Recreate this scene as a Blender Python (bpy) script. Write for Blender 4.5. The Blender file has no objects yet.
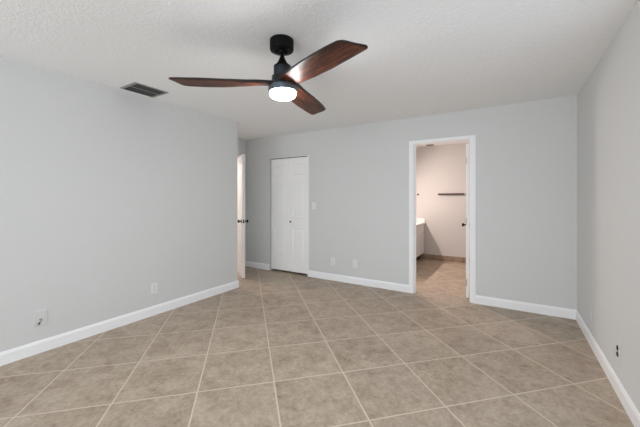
import bpy, bmesh, math, random
from mathutils import Vector, Matrix
R = math.radians
S = bpy.context.scene
C = S.collection

# ------------------------------------------------------------------ camera
F_PX, YAW, HOR, CAM_H = 306.73, 31.687, 198.07, 1.32
cd = bpy.data.cameras.new('camera')
cd.sensor_width = 36.0
cd.sensor_fit = 'HORIZONTAL'
cd.lens = F_PX / 640 * 36.0
cd.shift_y = -(213.5 - HOR) / 640
cd.clip_start = 0.02
cam = bpy.data.objects.new('camera', cd)
C.objects.link(cam)
cam.location = (0, 0, CAM_H)
cam.rotation_euler = (R(90), 0, R(YAW))
S.camera = cam

# ------------------------------------------------------------------ exposure / view
S.view_settings.view_transform = 'Standard'
S.view_settings.look = 'None'
S.view_settings.gamma = 1.0
S.view_settings.use_curve_mapping = False
S.view_settings.exposure = 0.35
S.cycles.use_denoising = True
S.cycles.max_bounces = 16
S.cycles.diffuse_bounces = 10

# ------------------------------------------------------------------ world and lights
W = bpy.data.worlds.new('sky')
S.world = W
W.use_nodes = True
wb = W.node_tree.nodes['Background']
wb.inputs['Color'].default_value = (0.75, 0.86, 1.0, 1)
wb.inputs['Strength'].default_value = 1.0


def lamp(name, kind, loc, power, color, rot=(0, 0, 0), **kw):
    d = bpy.data.lights.new(name, kind)
    d.energy = power
    d.color = color
    for k, v in kw.items():
        setattr(d, k, v)
    o = bpy.data.objects.new(name, d)
    C.objects.link(o)
    o.location = loc
    o.rotation_euler = rot
    return o


REAR = -2.6      # unseen wall behind the camera, given windows for light
# area lamps outside the two windows added in the unseen rear wall
DAY = 43
TILT = 8             # these lamps aim slightly upward into the room
lamp('added_daylight', 'AREA', (-2.55, REAR - 0.16, 1.25), DAY, (0.93, 0.97, 1.0), (R(90 + TILT), 0, 0),
     shape='RECTANGLE', size=1.5, size_y=1.8)
lamp('added_daylight', 'AREA', (-0.35, REAR - 0.16, 1.25), DAY, (0.93, 0.97, 1.0), (R(90 + TILT), 0, 0),
     shape='RECTANGLE', size=1.5, size_y=1.8)
SIDE = 8  # added lamp outside an invented right wall window, to brighten ceiling and room
STILT, SYAW = 30, 45
lamp('added_daylight', 'AREA', (0.626 + 0.52, 0.95, 1.10), SIDE, (0.90, 0.96, 1.0), (R(90 + STILT), 0, R(90 - SYAW)),
     shape='RECTANGLE', size=2.0, size_y=1.8)
FAN_GLOW = 124.0          # emission of the fan's opal diffuser
BATH_W, HALL_W = 26, 36  # warm bulbs


# ------------------------------------------------------------------ materials
def mat(name, color, rough=0.6, metal=0.0, spec=0.4):
    m = bpy.data.materials.new(name)
    m.use_nodes = True
    b = m.node_tree.nodes['Principled BSDF']
    b.inputs['Base Color'].default_value = (*color, 1)
    b.inputs['Roughness'].default_value = rough
    b.inputs['Metallic'].default_value = metal
    b.inputs['Specular IOR Level'].default_value = spec
    return m


class NT:
    """small helper to write node graphs"""
    def __init__(s, m):
        s.t = m.node_tree
        s.b = s.t.nodes['Principled BSDF']

    def n(s, typ, **kw):
        x = s.t.nodes.new(typ)
        for k, v in kw.items():
            setattr(x, k, v)
        return x

    def l(s, a, b):
        s.t.links.new(a, b)

    def math(s, op, a, b=None, clamp=False):
        x = s.n('ShaderNodeMath', operation=op, use_clamp=clamp)
        for i, v in enumerate((a, b)):
            if v is None:
                continue
            if isinstance(v, (int, float)):
                x.inputs[i].default_value = v
            else:
                s.l(v, x.inputs[i])
        return x.outputs[0]

    def noise(s, vec, scale, detail=4, rough=0.6, dist=0.0):
        x = s.n('ShaderNodeTexNoise')
        x.inputs['Scale'].default_value = scale
        x.inputs['Detail'].default_value = detail
        x.inputs['Roughness'].default_value = rough
        x.inputs['Distortion'].default_value = dist
        if vec is not None:
            s.l(vec, x.inputs['Vector'])
        return x.outputs['Fac']

    def ramp(s, fac, stops):
        x = s.n('ShaderNodeValToRGB')
        e = x.color_ramp.elements
        while len(e) < len(stops):
            e.new(0.5)
        for q, (p, c) in zip(e, stops):
            q.position = p
            q.color = (*c, 1) if len(c) == 3 else c
        s.l(fac, x.inputs[0])
        return x.outputs[0]

    def mix(s, fac, a, b, blend='MIX'):
        x = s.n('ShaderNodeMix', data_type='RGBA', blend_type=blend)
        for i, v in ((0, fac), (6, a), (7, b)):
            if isinstance(v, (int, float)):
                x.inputs[i].default_value = v
            elif isinstance(v, tuple):
                x.inputs[i].default_value = (*v, 1)
            else:
                s.l(v, x.inputs[i])
        return x.outputs[2]

    def bump(s, h, strength, dist):
        x = s.n('ShaderNodeBump')
        x.inputs['Strength'].default_value = strength
        x.inputs['Distance'].default_value = dist
        s.l(h, x.inputs['Height'])
        s.l(x.outputs[0], s.b.inputs['Normal'])

    def obj(s):
        return s.n('ShaderNodeTexCoord').outputs['Object']


def paint(name, color, rough=0.7, bscale=220, bstr=0.12):
    m = mat(name, color, rough, spec=0.25)
    g = NT(m)
    co = g.obj()
    v = g.noise(co, 1.3, 3)
    g.l(g.mix(v, tuple(c * 0.985 for c in color), tuple(min(1, c * 1.015) for c in color)), g.b.inputs['Base Color'])
    g.bump(g.noise(co, bscale, 2), bstr, 0.002)
    return m


WALL = paint('grey_wall_paint', (0.660, 0.670, 0.668))
BATHWALL = paint('pale_wall_paint', (0.60, 0.585, 0.575))
HALLWALL = paint('hall_wall_paint', (0.62, 0.61, 0.60))
TRIM = paint('white_trim_paint', (0.90, 0.91, 0.925), 0.4, 60, 0.03)
DOORW = paint('white_door_paint', (0.90, 0.905, 0.905), 0.45, 90, 0.04)
PLATE = mat('white_plastic', (0.78, 0.785, 0.785), 0.35)
PLATEG = mat('pale_grey_plastic', (0.665, 0.67, 0.67), 0.4)
BLACK = mat('matt_black_metal', (0.003, 0.0033, 0.0036), 0.5, 0.0, 0.12)
MOTOR = mat('blue_black_metal', (0.005, 0.012, 0.020), 0.35, 0.2, 0.4)
RING = mat('dark_slate_metal', (0.12, 0.155, 0.185), 0.36, 0.5, 0.5)
DARK = mat('dark_bronze', (0.03, 0.024, 0.02), 0.4, 0.7)
BROWN = mat('dark_brown_bronze', (0.075, 0.05, 0.042), 0.5, 0.3)
SLOT = mat('black_plastic_and_shade', (0.01, 0.01, 0.011), 0.5)
COUNTER = mat('white_stone', (0.86, 0.85, 0.83), 0.2)
CAB = mat('white_cabinet_paint', (0.78, 0.775, 0.77), 0.4)
STEEL = mat('brushed_steel', (0.55, 0.55, 0.54), 0.3, 0.9)
VENTG = mat('grey_vent_paint', (0.29, 0.293, 0.293), 0.5)
VENTD = mat('dark_vent_louver', (0.06, 0.061, 0.062), 0.55)
VENTB = mat('vent_duct', (0.03, 0.03, 0.031), 0.7)

# textured ceiling
CEIL = mat('textured_white_ceiling', (0.885, 0.89, 0.895), 0.9, spec=0.15)
g = NT(CEIL)
co = g.obj()
nz = g.noise(co, 58, 3, 0.6)
kd = g.ramp(nz, [(0.42, (0, 0, 0)), (0.62, (1, 1, 1))])
g.bump(kd, 0.42, 0.004)

# diagonal floor tile
FLOOR = mat('beige_floor_tile', (0.4, 0.33, 0.27), 0.42, spec=0.4)
g = NT(FLOOR)
co = g.obj()
sep = g.n('ShaderNodeSeparateXYZ')
g.l(co, sep.inputs[0])
TS, OX, OY, TH = 0.5176, -2.5383, 0.6061, R(45)
dx = g.math('SUBTRACT', sep.outputs[0], OX)
dy = g.math('SUBTRACT', sep.outputs[1], OY)
ca, sa = math.cos(TH) / TS, math.sin(TH) / TS
ti = g.math('ADD', g.math('MULTIPLY', dx, ca), g.math('MULTIPLY', dy, sa))
tj = g.math('SUBTRACT', g.math('MULTIPLY', dy, ca), g.math('MULTIPLY', dx, sa))


def edge(t):
    f = g.math('SUBTRACT', t, g.math('FLOOR', t))
    return g.math('MINIMUM', f, g.math('SUBTRACT', 1.0, f))


e = g.math('MINIMUM', edge(ti), edge(tj))
GW = 0.0048 / TS
tilemask = g.math('MULTIPLY', g.math('SUBTRACT', e, GW * 0.7), 1.0 / (GW * 0.6), True)
cid = g.n('ShaderNodeCombineXYZ')
g.l(g.math('FLOOR', ti), cid.inputs[0])
g.l(g.math('FLOOR', tj), cid.inputs[1])
wn = g.n('ShaderNodeTexWhiteNoise', noise_dimensions='3D')
g.l(cid.outputs[0], wn.inputs['Vector'])
off = g.n('ShaderNodeVectorMath', operation='SCALE')
g.l(wn.outputs['Color'], off.inputs[0])
off.inputs['Scale'].default_value = 17.0
pos = g.n('ShaderNodeVectorMath', operation='ADD')
g.l(co, pos.inputs[0])
g.l(off.outputs[0], pos.inputs[1])
n1 = g.noise(pos.outputs[0], 7.5, 9, 0.72, 0.5)
n2 = g.noise(pos.outputs[0], 34, 6, 0.75, 0.3)
n3 = g.noise(pos.outputs[0], 2.0, 3, 0.5)
mott = g.math('ADD', g.math('MULTIPLY', n1, 0.44), g.math('ADD', g.math('MULTIPLY', n2, 0.40), g.math('MULTIPLY', n3, 0.16)))
tcol = g.ramp(mott, [(0.35, (0.185, 0.126, 0.082)), (0.44, (0.340, 0.263, 0.194)), (0.53, (0.440, 0.360, 0.280)), (0.65, (0.550, 0.470, 0.382))])
vv = g.math('ADD', 0.95, g.math('MULTIPLY', wn.outputs['Value'], 0.07))
hv = g.n('ShaderNodeHueSaturation')
g.l(vv, hv.inputs['Value'])
g.l(tcol, hv.inputs['Color'])
g.l(g.mix(tilemask, (0.63, 0.54, 0.44), hv.outputs[0]), g.b.inputs['Base Color'])
g.l(g.math('ADD', 0.36, g.math('MULTIPLY', n2, 0.22)), g.b.inputs['Roughness'])
g.bump(g.math('ADD', tilemask, g.math('MULTIPLY', n2, 0.12)), 0.35, 0.003)

# bathroom tile base (plain tile strips with thin joints along their length)
TBASE = mat('beige_base_tile', (0.36, 0.285, 0.215), 0.4)
g = NT(TBASE)
co = g.obj()
n1 = g.noise(co, 7, 6, 0.65, 0.6)
g.l(g.ramp(n1, [(0.35, (0.25, 0.175, 0.115)), (0.65, (0.41, 0.315, 0.23))]), g.b.inputs['Base Color'])

# walnut blades: grain runs along the blade's own length
WOOD = mat('walnut_blade', (0.2, 0.07, 0.03), 0.42, spec=0.22)
g = NT(WOOD)
co = g.obj()
mp = g.n('ShaderNodeMapping')
g.l(co, mp.inputs[0])
mp.inputs['Scale'].default_value = (1.6, 15, 8)
n1 = g.noise(mp.outputs[0], 3.2, 6, 0.62, 0.9)
mp2 = g.n('ShaderNodeMapping')
g.l(co, mp2.inputs[0])
mp2.inputs['Scale'].default_value = (4, 90, 30)
n2 = g.noise(mp2.outputs[0], 3, 3, 0.6)
mm = g.math('ADD', g.math('MULTIPLY', n1, 0.75), g.math('MULTIPLY', n2, 0.25))
g.l(g.ramp(mm, [(0.36, (0.018, 0.0055, 0.0035)), (0.5, (0.068, 0.019, 0.009)), (0.64, (0.21, 0.066, 0.027))]), g.b.inputs['Base Color'])
WOODEDGE = mat('dark_blade_edge', (0.012, 0.009, 0.008), 0.4)

GLOW = mat('opal_diffuser', (0.9, 0.9, 0.9), 0.4)
b_ = GLOW.node_tree.nodes['Principled BSDF']
b_.inputs['Emission Color'].default_value = (0.97, 0.985, 1.0, 1)
b_.inputs['Emission Strength'].default_value = FAN_GLOW
WARM = mat('warm_glass_shade', (0.9, 0.88, 0.85), 0.4)
b_ = WARM.node_tree.nodes['Principled BSDF']
b_.inputs['Emission Color'].default_value = (1.0, 0.80, 0.66, 1)
b_.inputs['Emission Strength'].default_value = 2.0

PANE = bpy.data.materials.new('window_glass')
PANE.use_nodes = True
t = PANE.node_tree
t.nodes.remove(t.nodes['Principled BSDF'])
tr = t.nodes.new('ShaderNodeBsdfTransparent')
gl = t.nodes.new('ShaderNodeBsdfGlossy')
gl.inputs['Roughness'].default_value = 0.02
mx = t.nodes.new('ShaderNodeMixShader')
mx.inputs[0].default_value = 0.06
t.links.new(tr.outputs[0], mx.inputs[1])
t.links.new(gl.outputs[0], mx.inputs[2])
t.links.new(mx.outputs[0], t.nodes['Material Output'].inputs[0])


# ------------------------------------------------------------------ mesh helpers
def box(bm, x0, x1, y0, y1, z0, z1, bev=0.0, seg=2, mi=0):
    r = bmesh.ops.create_cube(bm, size=1.0)
    vs = r['verts']
    for v in vs:
        v.co.x = x0 + (v.co.x + 0.5) * (x1 - x0)
        v.co.y = y0 + (v.co.y + 0.5) * (y1 - y0)
        v.co.z = z0 + (v.co.z + 0.5) * (z1 - z0)
    if bev:
        es = list({e for v in vs for e in v.link_edges})
        r = bmesh.ops.bevel(bm, geom=es, offset=bev, segments=seg, affect='EDGES', profile=0.5)
        for f in r['faces']:
            f.material_index = mi
    if mi:
        for v in vs:
            if v.is_valid:
                for f in v.link_faces:
                    f.material_index = mi
    return bm


def bx(*a, **k):
    return box(bmesh.new(), *a, **k)


def lathe(bm, prof, n=40, axis='Z'):
    """closed solid of revolution; prof = [(r, z)...], ends on the axis or capped there"""
    pr = list(prof)
    if pr[0][0] > 1e-6:
        pr.insert(0, (0, pr[0][1]))
    if pr[-1][0] > 1e-6:
        pr.append((0, pr[-1][1]))
    rings = []
    for r, z in pr:
        if r < 1e-6:
            rings.append([bm.verts.new((0, 0, z))])
        else:
            rings.append([bm.verts.new((r * math.cos(2 * math.pi * i / n), r * math.sin(2 * math.pi * i / n), z)) for i in range(n)])
    for a, b in zip(rings, rings[1:]):
        for i in range(n):
            j = (i + 1) % n
            if len(a) == 1 and len(b) == 1:
                continue
            if len(a) == 1:
                bm.faces.new((a[0], b[i], b[j]))
            elif len(b) == 1:
                bm.faces.new((a[i], a[j], b[0]))
            else:
                bm.faces.new((a[i], a[j], b[j], b[i]))
    return bm


def obj(name, bm, m, parent=None, smooth=None, mats=None):
    bmesh.ops.recalc_face_normals(bm, faces=bm.faces)
    me = bpy.data.meshes.new(name)
    bm.to_mesh(me)
    bm.free()
    for q in (mats or [m]):
        me.materials.append(q)
    if smooth is not None:
        me.set_sharp_from_angle(angle=R(smooth)) if hasattr(me, 'set_sharp_from_angle') else None
        for p in me.polygons:
            p.use_smooth = True
    o = bpy.data.objects.new(name, me)
    C.objects.link(o)
    if parent:
        o.parent = parent
    return o


def tag(o, label, cat, group=None, kind=None):
    o['label'] = label
    o['category'] = cat
    if group:
        o['group'] = group
    if kind:
        o['kind'] = kind
    return o


def thing(name, label, cat, loc=(0, 0, 0), rot=(0, 0, 0), group=None, kind=None):
    o = bpy.data.objects.new(name, None)
    C.objects.link(o)
    o.empty_display_size = 0.1
    o.location = loc
    o.rotation_euler = rot
    return tag(o, label, cat, group, kind)


def struct(name, bm, m, label, cat, **k):
    return tag(obj(name, bm, m, **k), label, cat, kind='structure')


# ------------------------------------------------------------------ the room shell
XL, XR, YB, H = -3.413, 0.626, 4.30, 2.44
XE, YE = -4.334, 3.213          # alcove wall with the entry door; where the left wall ends
T = 0.12
CX0, CX1 = -3.722, -2.896       # closet opening
BX0, BX1 = -1.135, -0.412       # bathroom doorway
DT = 2.078                      # doorway head
BYF = 6.86                      # bathroom far wall
HY0, HY1 = 3.28, 4.06           # entry doorway in the alcove wall

struct('floor', bx(-6.2, 0.9, REAR - 0.12, 7.0, -0.1, 0.0), FLOOR,
       'beige stone look tile floor laid diagonally with pale grout', 'floor')
struct('ceiling', bx(-6.2, 0.9, REAR - 0.12, 7.0, H, H + 0.1), CEIL,
       'white knockdown textured ceiling above the bedroom', 'ceiling')

bm = bx(XL - T, XL, REAR, YE, 0, H)
box(bm, XE - T, XL - T, YE - T, YE, 0, H)
struct('wall_left', bm, WALL, 'plain grey wall on the left with the ceiling vent above it', 'wall')

bm = bmesh.new()
box(bm, XE - T, XE, YE, HY0, 0, H)
box(bm, XE - T, XE, HY1, YB, 0, H)
box(bm, XE - T, XE, HY0, HY1, DT, H)
struct('wall_entry', bm, WALL, 'short grey alcove wall holding the open entry door', 'wall')

bm = bmesh.new()
box(bm, XE - T, CX0, YB, YB + T, 0, H)
box(bm, CX1, BX0, YB, YB + T, 0, H)
box(bm, BX1, XR + T, YB, YB + T, 0, H)
box(bm, CX0, CX1, YB, YB + T, 2.047, H)
box(bm, BX0, BX1, YB, YB + T, DT, H)
struct('wall_back', bm, WALL, 'grey back wall with the closet and the bathroom doorway', 'wall')

bm = bmesh.new()
SY0, SY1, SZ0, SZ1 = 0.05, 2.30, 0.10, 2.20  # opening cut for the added side window
box(bm, XR, XR + T, REAR, SY0, 0, H)
box(bm, XR, XR + T, SY1, YB, 0, H)
box(bm, XR, XR + T, SY0, SY1, 0, SZ0)
box(bm, XR, XR + T, SY0, SY1, SZ1, H)
struct('wall_right', bm, WALL, 'plain grey wall on the right edge of the photo', 'wall')

# unseen rear wall; its two windows are added to let lamp light in
bm = bmesh.new()
WX = ((-3.3, -1.8), (-1.1, 0.4))
Z0, Z1 = 0.35, 2.15
xs = [XL - T, WX[0][0], WX[0][1], WX[1][0], WX[1][1], XR + T]
for i in (0, 2, 4):
    box(bm, xs[i], xs[i + 1], REAR - T, REAR, 0, H)
for a, b in WX:
    box(bm, a, b, REAR - T, REAR, 0, Z0)
    box(bm, a, b, REAR - T, REAR, Z1, H)
struct('wall_rear', bm, WALL, 'grey wall behind the camera with two added windows', 'wall')
for i, (a, b) in enumerate(WX):
    bm = bmesh.new()
    for x0, x1, z0, z1 in ((a, a + .05, Z0, Z1), (b - .05, b, Z0, Z1), (a + .05, b - .05, Z0, Z0 + .05),
                           (a + .05, b - .05, Z1 - .05, Z1), (a + .05, b - .05, 1.22, 1.26)):
        box(bm, x0, x1, REAR - 0.09, REAR - 0.03, z0, z1, 0.004)
    w = struct('window_%d' % (i + 1), bm, TRIM, 'white sash window added for light in the unseen wall behind the camera, %s one' % ('left' if i == 0 else 'right'), 'window')
    obj('pane', bx(a + .05, b - .05, REAR - 0.065, REAR - 0.06, Z0 + .05, Z1 - .05), PANE, w)

bm = bmesh.new()  # side window invented out of view so extra light reaches the ceiling
for y0, y1, z0, z1 in ((SY0, SY0 + .05, SZ0, SZ1), (SY1 - .05, SY1, SZ0, SZ1), (SY0 + .05, SY1 - .05, SZ0, SZ0 + .05),
                       (SY0 + .05, SY1 - .05, SZ1 - .05, SZ1), (1.03, 1.07, SZ0 + .05, SZ1 - .05)):
    box(bm, XR + 0.03, XR + 0.09, y0, y1, z0, z1, 0.004)
w = struct('window_3', bm, TRIM, 'white sliding window added for light in the right wall, out of view', 'window')
obj('pane', bx(XR + 0.06, XR + 0.065, SY0 + .05, SY1 - .05, SZ0 + .05, SZ1 - .05), PANE, w)

# closet interior
bm = bmesh.new()
box(bm, CX0 - 0.32, CX1 + 0.32, 5.0, 5.06, 0, H)
box(bm, CX0 - 0.38, CX0 - 0.32, YB + T, 5.06, 0, H)
box(bm, CX1 + 0.32, CX1 + 0.38, YB + T, 5.06, 0, H)
struct('wall_closet', bm, WALL, 'closet walls behind the white bifold doors', 'wall')

# hall behind the entry door
bm = bmesh.new()
box(bm, -5.62, -5.5, 2.2, 5.6, 0, H)
box(bm, -5.5, XE - T, 2.08, 2.2, 0, H)
box(bm, -5.5, XE - T, 5.5, 5.62, 0, H)
box(bm, XE - T, XE, 2.08, YE - T, 0, H)
box(bm, XE - T, XE, YB + T, 5.62, 0, H)
struct('wall_hall', bm, HALLWALL, 'warm lit hall walls beyond the open entry door', 'wall')

# bathroom shell
bm = bmesh.new()
box(bm, -2.28, 0.42, BYF, BYF + T, 0, H)
box(bm, -2.28, -2.16, YB + T, BYF, 0, H)
box(bm, 0.30, 0.42, YB + T, BYF, 0, H)
struct('wall_bathroom', bm, BATHWALL, 'pale warm lit bathroom walls seen through the doorway', 'wall')


# ------------------------------------------------------------------ baseboards and casings
def baseboard(name, x0, y0, x1, y1, side, label, h=0.105, th=0.013):
    """moulded board from (x0,y0) to (x1,y1); side = +1 when the room lies on the left of that direction"""
    d = Vector((x1 - x0, y1 - y0, 0))
    L = d.length
    d.normalize()
    nrm = Vector((-d.y, d.x, 0)) * side
    prof = [(0, 0), (th, 0), (th, h - 0.022), (th * 0.72, h - 0.014), (th * 0.62, h - 0.006), (th * 0.3, h), (0, h)]
    bm = bmesh.new()
    A, B = [], []
    for t_, z in prof:
        p = Vector((x0, y0, z)) + nrm * t_
        A.append(bm.verts.new(p))
        B.append(bm.verts.new(p + d * L))
    n = len(prof)
    for i in range(n):
        j = (i + 1) % n
        bm.faces.new((A[i], A[j], B[j], B[i]))
    bm.faces.new(A)
    bm.faces.new(B)
    return struct(name, bm, TRIM, label, 'baseboard')


BT = 0.013
baseboard('baseboard_left', XL, REAR, XL, YE + BT, -1, 'long white baseboard along the left wall')
baseboard('baseboard_return', XL, YE, XE, YE, -1, 'white baseboard on the side wall of the alcove')
baseboard('baseboard_back', XE, YB, CX0 - 0.02, YB, -1, 'short white baseboard between the alcove corner and the closet')
baseboard('baseboard_back', CX1 + 0.02, YB, BX0 - 0.056, YB, -1, 'white baseboard between the closet and the bathroom doorway')
baseboard('baseboard_back', BX1 + 0.056, YB, XR, YB, -1, 'white baseboard right of the bathroom doorway')
baseboard('baseboard_right', XR, REAR, XR, YB - BT, 1, 'long white baseboard along the right wall')


def casing(bm, x0, x1, top, y, w=0.056, th=0.016, jd=T, jt=0.012, hw_=0.034):
    """stepped casing on the face y (room at smaller y) plus the jamb lining of the opening"""
    for a, b in ((x0 - w, x0 + 0.004), (x1 - 0.004, x1 + w)):
        box(bm, a, b, y - th, y, 0, top + hw_, 0.004)
        box(bm, a + 0.012, b - 0.012, y - th - 0.005, y - th + 0.003, 0, top + 0.02, 0.002)
    box(bm, x0 + 0.004, x1 - 0.004, y - th, y, top - 0.004, top + hw_, 0.004)
    # jamb
    box(bm, x0, x0 + jt, y, y + jd, 0, top - jt)
    box(bm, x1 - jt, x1, y, y + jd, 0, top - jt)
    box(bm, x0, x1, y, y + jd, top - jt, top)
    # stop
    box(bm, x0 + jt, x0 + jt + 0.01, y + 0.045, y + 0.075, 0, top - jt)
    box(bm, x1 - jt - 0.01, x1 - jt, y + 0.045, y + 0.075, 0, top - jt)
    return bm


struct('trim_1', casing(bmesh.new(), BX0, BX1, DT, YB), TRIM, 'white casing and jamb around the bathroom doorway', 'door casing')

bm = casing(bmesh.new(), HY0, HY1, DT, 0.0)
for v in bm.verts:      # stand it on the alcove wall: casing faces +X
    x, y, z = v.co
    v.co = (XE - y, x, z)
struct('trim_2', bm, TRIM, 'white casing around the entry doorway in the alcove', 'door casing')

# thin white lining of the closet opening
bm = bmesh.new()
box(bm, CX0 - 0.006, CX0 + 0.004, YB + 0.06, YB + T, 0, 2.047)
box(bm, CX1 - 0.004, CX1 + 0.020, YB - 0.008, YB + T, 0, 2.047, 0.002)
box(bm, CX0 + 0.004, CX1 - 0.004, YB + 0.01, YB + T, 2.037, 2.049)
struct('trim_3', bm, TRIM, 'thin white lining around the closet opening', 'door lining')

# tile base at the foot of the bathroom walls
bm = bmesh.new()
box(bm, -1.655, 0.30, BYF - 0.010, BYF, 0, 0.112, 0.002)
box(bm, 0.290, 0.30, YB + T, BYF - 0.010, 0, 0.112, 0.002)
struct('baseboard_bathroom', bm, TBASE, 'beige tile base along the bathroom far wall', 'tile base')


# ------------------------------------------------------------------ doors
def panel_slab(w, h, th, xs, zs, inset=0.018, depth=0.007, field=0.028):
    """moulded door leaf, 0..w along x, 0..h along z, faces at y=+-th/2; raised panels on both faces.
    xs, zs = lists of (a, b) panel spans"""
    bm = bmesh.new()
    cx = sorted({0.0, w, *[v for p in xs for v in p]})
    cz = sorted({0.0, h, *[v for p in zs for v in p]})
    for side in (-1, 1):
        V = [[bm.verts.new((x, side * th / 2, z)) for z in cz] for x in cx]
        pf = []
        for i in range(len(cx) - 1):
            for j in range(len(cz) - 1):
                q = [V[i][j], V[i + 1][j], V[i + 1][j + 1], V[i][j + 1]]
                f = bm.faces.new(q if side < 0 else q[::-1])
                mx_, mz = (cx[i] + cx[i + 1]) / 2, (cz[j] + cz[j + 1]) / 2
                if any(a < mx_ < b for a, b in xs) and any(a < mz < b for a, b in zs):
                    pf.append(f)
        bm.normal_update()
        bmesh.ops.inset_individual(bm, faces=pf, thickness=inset, depth=-depth)
        bmesh.ops.inset_individual(bm, faces=pf, thickness=field, depth=depth * 0.8)
    bm.verts.ensure_lookup_table()
    be = [e for e in bm.edges if e.is_boundary]
    bmesh.ops.bridge_loops(bm, edges=be)
    return bm


def knob(bm, y0, sgn, r=0.027):
    """round door knob with rose, axis along y, starting at y0"""
    k = bmesh.new()
    lathe(k, [(0.0, 0), (0.032, 0), (0.032, 0.006), (0.012, 0.010), (0.011, 0.030), (r * 0.8, 0.036), (r, 0.048), (r * 0.9, 0.060), (0, 0.066)], 24)
    M = Matrix.Rotation(R(-90) * sgn, 4, 'X')
    k.transform(M)
    k.transform(Matrix.Translation((0, y0, 0)))
    me = bpy.data.meshes.new('tmp')
    k.to_mesh(me)
    k.free()
    bm.from_mesh(me)
    bpy.data.meshes.remove(me)
    return bm


Z6 = [(0.22, 0.74), (0.98, 1.55), (1.68, 1.90)]


def swing_door(name, label, hinge, ang, w, th, knob_z=0.965):
    d = thing(name, label, 'door', (hinge[0], hinge[1], 0.012), (0, 0, ang), kind='structure')
    g_ = 0.115
    m_ = w / 2
    leaf = obj('door_leaf', panel_slab(w, 2.025, th, [(g_, m_ - 0.05), (m_ + 0.05, w - g_)], Z6), DOORW, d)
    for s in (-1, 1):
        k = obj('door_knob', knob(bmesh.new(), s * th / 2, s), DARK, leaf, smooth=40)
        k.location = (w - 0.065, 0, knob_z)
    k = obj('latch_plate', bx(w - 0.0005, w + 0.002, -0.012, 0.012, knob_z - 0.028, knob_z + 0.028, 0.001), DARK, leaf)
    for z in (0.2, 1.0, 1.8):
        hb = bmesh.new()
        lathe(hb, [(0.006, z - 0.045), (0.006, z + 0.045)], 12)
        o = obj('hinge', hb, STEEL, leaf, smooth=40)
        o.location = (-0.005, th / 2 * 0.7, 0)
    return d


swing_door('door_1', 'white entry door standing open in the alcove, seen edge on', (XE + 0.017, HY1 - 0.012), R(-35.2), 0.765, 0.045, 0.925)
swing_door('door_2', 'white bathroom door swung inward behind the right jamb, dark knob', (-0.468, YB + T + 0.022), R(95.5), 0.70, 0.036, 0.905)

# closet bifold: two hinged leaves
cl = thing('door_3', 'white bifold closet door of two moulded panel leaves with one knob', 'closet door', (CX0, YB + 0.021, 0), kind='structure')
cw = (CX1 - CX0 - 0.017 - 0.003 - 0.008) / 2
x_ = 0.017
for i in range(2):
    lf = obj('leaf', panel_slab(cw, 1.988, 0.03, [(0.085, cw - 0.085)], [(0.235, 0.745), (0.965, 1.535), (1.675, 1.885)], 0.014, 0.010, 0.024), DOORW, cl)
    lf.location = (x_, 0, 0.034)
    if i == 1:
        kb = bmesh.new()
        lathe(kb, [(0.008, 0), (0.007, 0.012), (0.014, 0.018), (0.016, 0.026), (0.010, 0.033), (0, 0.034)], 20)
        kb.transform(Matrix.Rotation(R(90), 4, 'X'))
        k = obj('door_knob', kb, DARK, lf, smooth=40)
        k.location = (0.05, -0.015, 0.872)
    x_ += cw + 0.003
obj('track', bx(0.01, CX1 - CX0 - 0.01, -0.008, 0.016, 2.0265, 2.037), DARK, cl)


# ------------------------------------------------------------------ wall plates
def plate_thing(name, label, cat, loc, rotz, group=None, w=0.074, h=0.118, pm=None):
    """local frame: the plate faces -y, its back at y = 0"""
    t_ = thing(name, label, cat, loc, (0, 0, rotz), group)
    obj('cover_plate', bx(-w / 2, w / 2, -0.006, 0, -h / 2, h / 2, 0.003), pm or PLATE, t_)
    return t_


def outlet(label, loc, rotz, dark=False, group='wall outlets'):
    t_ = plate_thing('wall_outlet', label, 'outlet', loc, rotz, group, pm=PLATEG if dark else PLATE)
    for s in (-1, 1):
        z = s * 0.021
        so = bmesh.new()
        lathe(so, [(0.0165, 0), (0.0165, 0.003), (0.0155, 0.004)], 24)
        so.transform(Matrix.Rotation(R(90), 4, 'X'))
        so.transform(Matrix.Translation((0, -0.0055, z)))
        sk = obj('socket', so, SLOT if dark else PLATE, t_, smooth=40)
        sl = bmesh.new()
        for xx in (-0.006, 0.006):
            box(sl, xx - 0.0011, xx + 0.0011, -0.0100, -0.0090, z - 0.001, z + 0.008)
        box(sl, -0.002, 0.002, -0.0100, -0.0090, z - 0.010, z - 0.006)
        obj('slots', sl, SLOT, sk)
    sc = bmesh.new()
    lathe(sc, [(0.0028, 0), (0.0028, 0.0015), (0.0015, 0.002)], 12)
    sc.transform(Matrix.Rotation(R(90), 4, 'X'))
    sc.transform(Matrix.Translation((0, -0.0058, 0)))
    obj('screw', sc, STEEL, t_, smooth=40)
    return t_


outlet('white duplex outlet on the left wall just above its baseboard', (XL, 1.962, 0.302), R(90))
outlet('white duplex outlet on the back wall, nearer the closet of the pair', (-2.409, YB, 0.302), 0)
outlet('white duplex outlet on the back wall, nearer the bathroom doorway of the pair', (-2.025, YB, 0.308), 0)
outlet('pale grey outlet with black sockets low on the right wall', (XR, 2.81, 0.290), R(-90), dark=True)
p = plate_thing('blank_wall_plate', 'blank pale grey plate low on the right wall near the corner', 'wall plate', (XR, 3.62, 0.288), R(-90), pm=PLATEG)
for z in (-0.03, 0.03):
    k = bmesh.new()
    lathe(k, [(0.0028, 0), (0.0028, 0.0015), (0.0015, 0.002)], 12)
    k.transform(Matrix.Rotation(R(90), 4, 'X'))
    k.transform(Matrix.Translation((0, -0.0058, z)))
    obj('screw', k, STEEL, p, smooth=40)

p = plate_thing('light_switch', 'white rocker light switch on the back wall right of the closet', 'light switch', (-2.772, YB, 1.19), 0)
rk = bx(-0.0165, 0.0165, -0.010, -0.005, -0.033, 0.033, 0.002)
obj('rocker', rk, PLATE, p)

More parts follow.
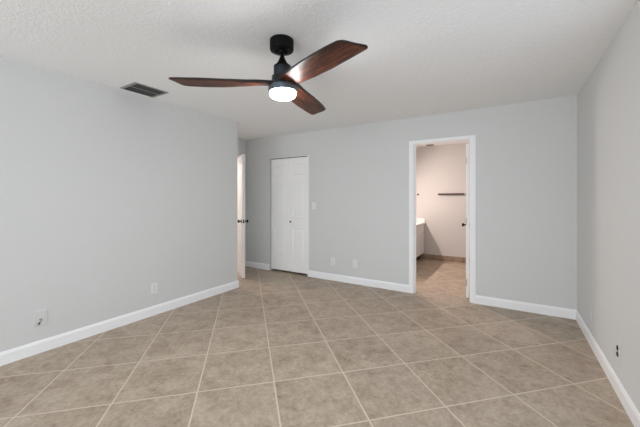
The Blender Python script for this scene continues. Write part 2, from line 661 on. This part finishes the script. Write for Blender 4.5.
# cable plate on the left wall with a loose stub of dark coax
p = plate_thing('cable_plate', 'pale grey cable plate with a loose dark plug on the left wall', 'wall plate', (XL, 0.975, 0.292), R(90), w=0.09, h=0.13, pm=PLATEG)
nb = bmesh.new()
lathe(nb, [(0.009, 0), (0.009, 0.004), (0.006, 0.005), (0.006, 0.014), (0.003, 0.0145)], 16)
nb.transform(Matrix.Rotation(R(90), 4, 'X'))
nb.transform(Matrix.Translation((0.0, -0.0055, -0.005)))
obj('connector', nb, STEEL, p, smooth=40)


def tube(pts, r, n=10):
    bm = bmesh.new()
    rings = []
    P = [Vector(q) for q in pts]
    for i, q in enumerate(P):
        tdir = (P[min(i + 1, len(P) - 1)] - P[max(i - 1, 0)]).normalized()
        up = Vector((0, 0, 1)) if abs(tdir.z) < 0.9 else Vector((1, 0, 0))
        a = tdir.cross(up).normalized()
        b = tdir.cross(a)
        rings.append([bm.verts.new(q + (a * math.cos(2 * math.pi * k / n) + b * math.sin(2 * math.pi * k / n)) * r) for k in range(n)])
    for A, B in zip(rings, rings[1:]):
        for k in range(n):
            bm.faces.new((A[k], A[(k + 1) % n], B[(k + 1) % n], B[k]))
    bm.faces.new(rings[0])
    bm.faces.new(rings[-1])
    return bm


ST2 = mat('grey_cable', (0.22, 0.22, 0.22), 0.5)
cb = obj('cable', tube([(0, -0.018, -0.005), (0.002, -0.026, -0.006), (0.0, -0.030, -0.012), (-0.005, -0.030, -0.020), (-0.010, -0.028, -0.027)], 0.003), ST2, p, smooth=60)
obj('plug', tube([(-0.010, -0.028, -0.027), (-0.016, -0.026, -0.037), (-0.019, -0.025, -0.043)], 0.0055), SLOT, cb, smooth=60)

# ------------------------------------------------------------------ ceiling air vent
vx0, vx1, vy0, vy1 = -3.362, -3.072, 1.578, 1.925
v = thing('ceiling_vent', 'grey louvered air vent in the ceiling by the left wall', 'air vent', ((vx0 + vx1) / 2, (vy0 + vy1) / 2, H))
hw, hl = (vx1 - vx0) / 2, (vy1 - vy0) / 2
fr = bmesh.new()
fw, fs = 0.030, 0.016
box(fr, -hw, -hw + fs, -hl, hl, -0.007, 0, 0.002)
box(fr, hw - fs, hw, -hl, hl, -0.007, 0, 0.002)
box(fr, -hw + fs, hw - fs, -hl, -hl + fw, -0.007, 0, 0.002)
box(fr, -hw + fs, hw - fs, hl - fw, hl, -0.007, 0, 0.002)
box(fr, -0.006, 0.006, -hl + fw, hl - fw, -0.006, -0.003, 0.001)
obj('frame', fr, VENTG, v)
obj('backing', bx(-hw + fs, hw - fs, -hl + fw, hl - fw, -0.0015, 0), VENTB, v)
nl = 9
for i in range(nl):
    xx = -hw + fs + 0.014 + i * ((2 * hw - 2 * fs - 0.028) / (nl - 1))
    if abs(xx) < 0.01:
        continue
    lb = bx(-0.008, 0.008, -hl + fw, hl - fw, -0.0008, 0.0008)
    lb.transform(Matrix.Rotation(R(-32), 4, 'Y'))
    lb.transform(Matrix.Translation((xx, 0, -0.0058)))
    obj('louver', lb, VENTD, v)

# ------------------------------------------------------------------ ceiling fan
FX, FY = -1.373, 1.708
fan = thing('ceiling_fan', 'black ceiling fan with three walnut blades and a lit round lamp', 'ceiling fan', (FX, FY, H))


def fl(name, prof, m, parent=fan, n=48):
    return obj(name, lathe(bmesh.new(), [(r, z - H) for r, z in prof], n), m, parent, smooth=35)


fl('canopy', [(0.080, 2.44), (0.084, 2.436), (0.084, 2.372), (0.081, 2.365), (0.075, 2.362), (0.050, 2.362), (0.046, 2.370), (0.030, 2.372), (0.0, 2.372)], BLACK)
TILT_Y = -0.029      # the rod hangs a touch off plumb in its ball joint
low = []
low.append(fl('downrod', [(0.022, 2.372), (0.026, 2.362), (0.022, 2.348), (0.0125, 2.342), (0.0125, 2.29)], BLACK, n=28))
low.append(fl('rod_cover', [(0.015, 2.322), (0.018, 2.312), (0.025, 2.294), (0.036, 2.274), (0.052, 2.258), (0.061, 2.251), (0.061, 2.246)], BLACK))
low.append(fl('motor_housing', [(0.056, 2.246), (0.061, 2.243), (0.062, 2.190), (0.060, 2.186), (0.068, 2.183), (0.076, 2.177), (0.077, 2.140), (0.082, 2.116)], MOTOR))
low.append(fl('hub', [(0.080, 2.118), (0.090, 2.113), (0.099, 2.104), (0.102, 2.094), (0.102, 2.071), (0.098, 2.0655), (0.090, 2.064)], RING))
low.append(fl('diffuser', [(0.088, 2.066), (0.0915, 2.061), (0.091, 2.048), (0.087, 2.039), (0.077, 2.033), (0.055, 2.030), (0, 2.0295)], GLOW, n=56))
for o in low:
    o.rotation_euler.y = TILT_Y


def interp(tab, x):
    if x <= tab[0][0]:
        return tab[0][1]
    for (a, va), (b, vb) in zip(tab, tab[1:]):
        if x <= b:
            q = (x - a) / (b - a)
            q = q * q * (3 - 2 * q) * 0.35 + q * 0.65
            return va + (vb - va) * q
    return tab[-1][1]


VN = [(.05, -.076), (.10, -.075), (.18, -.075), (.26, -.085), (.36, -.098), (.46, -.105), (.56, -.105), (.64, -.099), (.70, -.087)]
VP = [(.05, .048), (.10, .054), (.18, .066), (.28, .074), (.42, .080), (.56, .078), (.66, .073), (.74, .068)]
PT = [(.05, -.28), (.14, -.26), (.25, -.18), (.40, -.11), (.55, -.08), (.75, -.08)]
ZC = [(.05, .016), (.16, .015), (.28, .008), (.42, .003), (.75, .0)]
TB = [(.05, .034), (.14, .031), (.25, .024), (.40, .017), (.75, .013)]


def blade_mesh():
    bm = bmesh.new()
    NS, NV = 44, 14
    U0 = 0.055
    top, bot = [], []
    for i in range(NS + 1):
        s = i / NS
        s = 1 - (1 - s) ** 1.25
        rt, rb = [], []
        for j in range(NV + 1):
            q = 0.0 if j == 0 else 1.0 if j == NV else 0.045 + 0.91 * (j - 1) / (NV - 2)
            uend = 0.692 + (0.742 - 0.692) * q
            u = U0 + s * (uend - U0)
            vn, vp = interp(VN, u), interp(VP, u)
            rem = (uend - U0) * (1 - s)
            rn, rp = 0.034, 0.024
            cn = rn - math.sqrt(max(0, rn * rn - (rn - rem) ** 2)) if rem < rn else 0
            cp = rp - math.sqrt(max(0, rp * rp - (rp - rem) ** 2)) if rem < rp else 0
            vn += cn
            vp -= cp
            v_ = vn + (vp - vn) * q
            z = 2.115 - H + interp(PT, u) * v_ + interp(ZC, u)
            ed = min(q, 1 - q) * (vp - vn)
            th = interp(TB, u)
            er = 0.5 * th + 0.006
            hh = th / 2 * (1.0 if ed > er else 0.5 + 0.5 * math.sqrt(max(ed, 0) / er))
            if rem < 0.01:
                hh *= 0.45 + 0.55 * math.sqrt(rem / 0.01)
            rt.append(bm.verts.new((u, v_, z + hh)))
            rb.append(bm.verts.new((u, v_, z - hh)))
        top.append(rt)
        bot.append(rb)
    for i in range(NS):
        for j in range(NV):
            rim = 1 if j in (0, NV - 1) or i >= NS - 1 else 0
            f = bm.faces.new((top[i][j], top[i + 1][j], top[i + 1][j + 1], top[i][j + 1]))
            f.material_index = rim
            f = bm.faces.new((bot[i][j], bot[i][j + 1], bot[i + 1][j + 1], bot[i + 1][j]))
            f.material_index = rim
    for i in range(NS):
        for j in (0, NV):
            q = (top[i][j], bot[i][j], bot[i + 1][j], top[i + 1][j])
            f = bm.faces.new(q if j == 0 else q[::-1])
            f.material_index = 1
    for i in (0, NS):
        for j in range(NV):
            q = (top[i][j], top[i][j + 1], bot[i][j + 1], bot[i][j])
            f = bm.faces.new(q if i == 0 else q[::-1])
            f.material_index = 1
    return bm


b0 = obj('blade', blade_mesh(), WOOD, fan, smooth=50, mats=[WOOD, WOODEDGE])
b0.rotation_euler = (Matrix.Rotation(TILT_Y, 3, 'Y') @ Matrix.Rotation(R(341.8), 3, 'Z')).to_euler()
for a in (101.8, 221.8):
    b = b0.copy()
    C.objects.link(b)
    b.parent = fan
    b.rotation_euler = (Matrix.Rotation(TILT_Y, 3, 'Y') @ Matrix.Rotation(R(a), 3, 'Z')).to_euler()

# ------------------------------------------------------------------ bathroom things
VX0, VX1, VY0 = -2.155, -1.572, 5.35
va = thing('vanity', 'white bathroom vanity cabinet with pale top seen through the doorway', 'vanity', (VX0, VY0, 0))
L = BYF - 0.003 - VY0
Wd = VX1 - VX0
obj('cabinet_body', bx(0, Wd - 0.018, 0, L, 0.125, 0.755), CAB, va)
obj('toe_kick', bx(0, Wd - 0.09, 0.01, L, 0.0, 0.125), SLOT, va)  # black colour stands in for the shade under the cabinet
n_ = 3
dw = (L - 0.01) / n_
for i in range(n_):
    y0 = 0.005 + i * dw
    obj('drawer', bx(Wd - 0.018, Wd, y0 + 0.006, y0 + dw - 0.006, 0.590, 0.742, 0.004), CAB, va)
    dm = panel_slab(dw - 0.008, 0.435, 0.018, [(0.06, dw - 0.068)], [(0.06, 0.375)], 0.008, 0.006, 0.012)
    dm.transform(Matrix.Rotation(R(90), 4, 'Z'))
    dm.transform(Matrix.Translation((Wd - 0.009, y0 + 0.004, 0.14)))
    obj('cabinet_door', dm, CAB, va)
obj('countertop', bx(0, Wd + 0.022, -0.015, L, 0.755, 0.795, 0.004), COUNTER, va)
obj('side_splash', bx(0, Wd + 0.012, L - 0.02, L, 0.795, 0.875, 0.003), COUNTER, va)
obj('backsplash', bx(0, 0.02, 0, L - 0.02, 0.795, 0.875, 0.003), COUNTER, va)

tb = thing('towel_bar', 'dark straight towel bar on the bathroom far wall', 'towel bar', (-1.03, BYF, 1.402))
obj('bar', bx(-0.25, 0.25, -0.062, -0.044, -0.016, 0.016, 0.003), BROWN, tb)
for s in (-1, 1):
    bm = bx(s * 0.235 - 0.011, s * 0.235 + 0.011, -0.046, 0, -0.011, 0.011, 0.002)
    box(bm, s * 0.235 - 0.015, s * 0.235 + 0.015, -0.008, 0, -0.015, 0.015, 0.002)
    obj('mount', bm, BROWN, tb)

hk = thing('towel_hook', 'small dark hook on the bathroom far wall above the vanity', 'hook', (-1.705, BYF, 1.40))
hm = bmesh.new()
lathe(hm, [(0.02, 0), (0.02, 0.006), (0.006, 0.010), (0.006, 0.04), (0.013, 0.046), (0.011, 0.052), (0, 0.054)], 20)
hm.transform(Matrix.Rotation(R(90), 4, 'X'))
obj('peg', hm, DARK, hk, smooth=40)

# small round vent in the bathroom ceiling
bv = thing('exhaust_vent', 'small round dark vent in the bathroom ceiling', 'air vent', (-1.424, 6.72, H))
bm = bmesh.new()
lathe(bm, [(0.085, 0), (0.085, -0.008), (0.07, -0.016), (0.0, -0.018)], 32)
obj('grille', bm, VENTG, bv, smooth=30)

# warm lamp over the vanity (out of sight behind the doorway's left side)
vl = thing('vanity_light', 'warm glass vanity lamp on the bathroom side wall above the vanity', 'wall lamp', (-2.16, 5.72, 1.87))
obj('back_plate', bx(0, 0.02, -0.30, 0.30, -0.05, 0.05, 0.004), STEEL, vl)
for yy in (-0.2, 0.0, 0.2):
    sh = bmesh.new()
    lathe(sh, [(0.030, 0.05), (0.034, 0.03), (0.048, -0.05), (0.046, -0.052), (0.0, -0.045)], 24)
    sh.transform(Matrix.Translation((0.075, yy, 0.03)))
    s_ = obj('glass_shade', sh, WARM, vl, smooth=40)
    obj('arm', bx(0.02, 0.045, yy - 0.008, yy + 0.008, 0.035, 0.05), STEEL, vl)
lamp('vanity_bulb', 'AREA', (-2.085, 5.72, 1.80), BATH_W, (1.0, 0.825, 0.75), (0, R(-52), 0), shape='RECTANGLE', size=0.022, size_y=0.5)

hl_ = thing('hall_light', 'warm flush dome lamp on the hall ceiling', 'ceiling lamp', (-5.0, 3.5, H))
hb = bmesh.new()
lathe(hb, [(0.15, 0), (0.15, -0.02), (0.14, -0.025)], 32)
obj('rim', hb, STEEL, hl_, smooth=40)
hb = bmesh.new()
lathe(hb, [(0.14, -0.025), (0.125, -0.06), (0.08, -0.085), (0.0, -0.095)], 32)
obj('dome', hb, WARM, hl_, smooth=40)
lamp('hall_bulb', 'POINT', (-5.0, 3.5, 2.22), HALL_W, (1.0, 0.85, 0.76), shadow_soft_size=0.1)
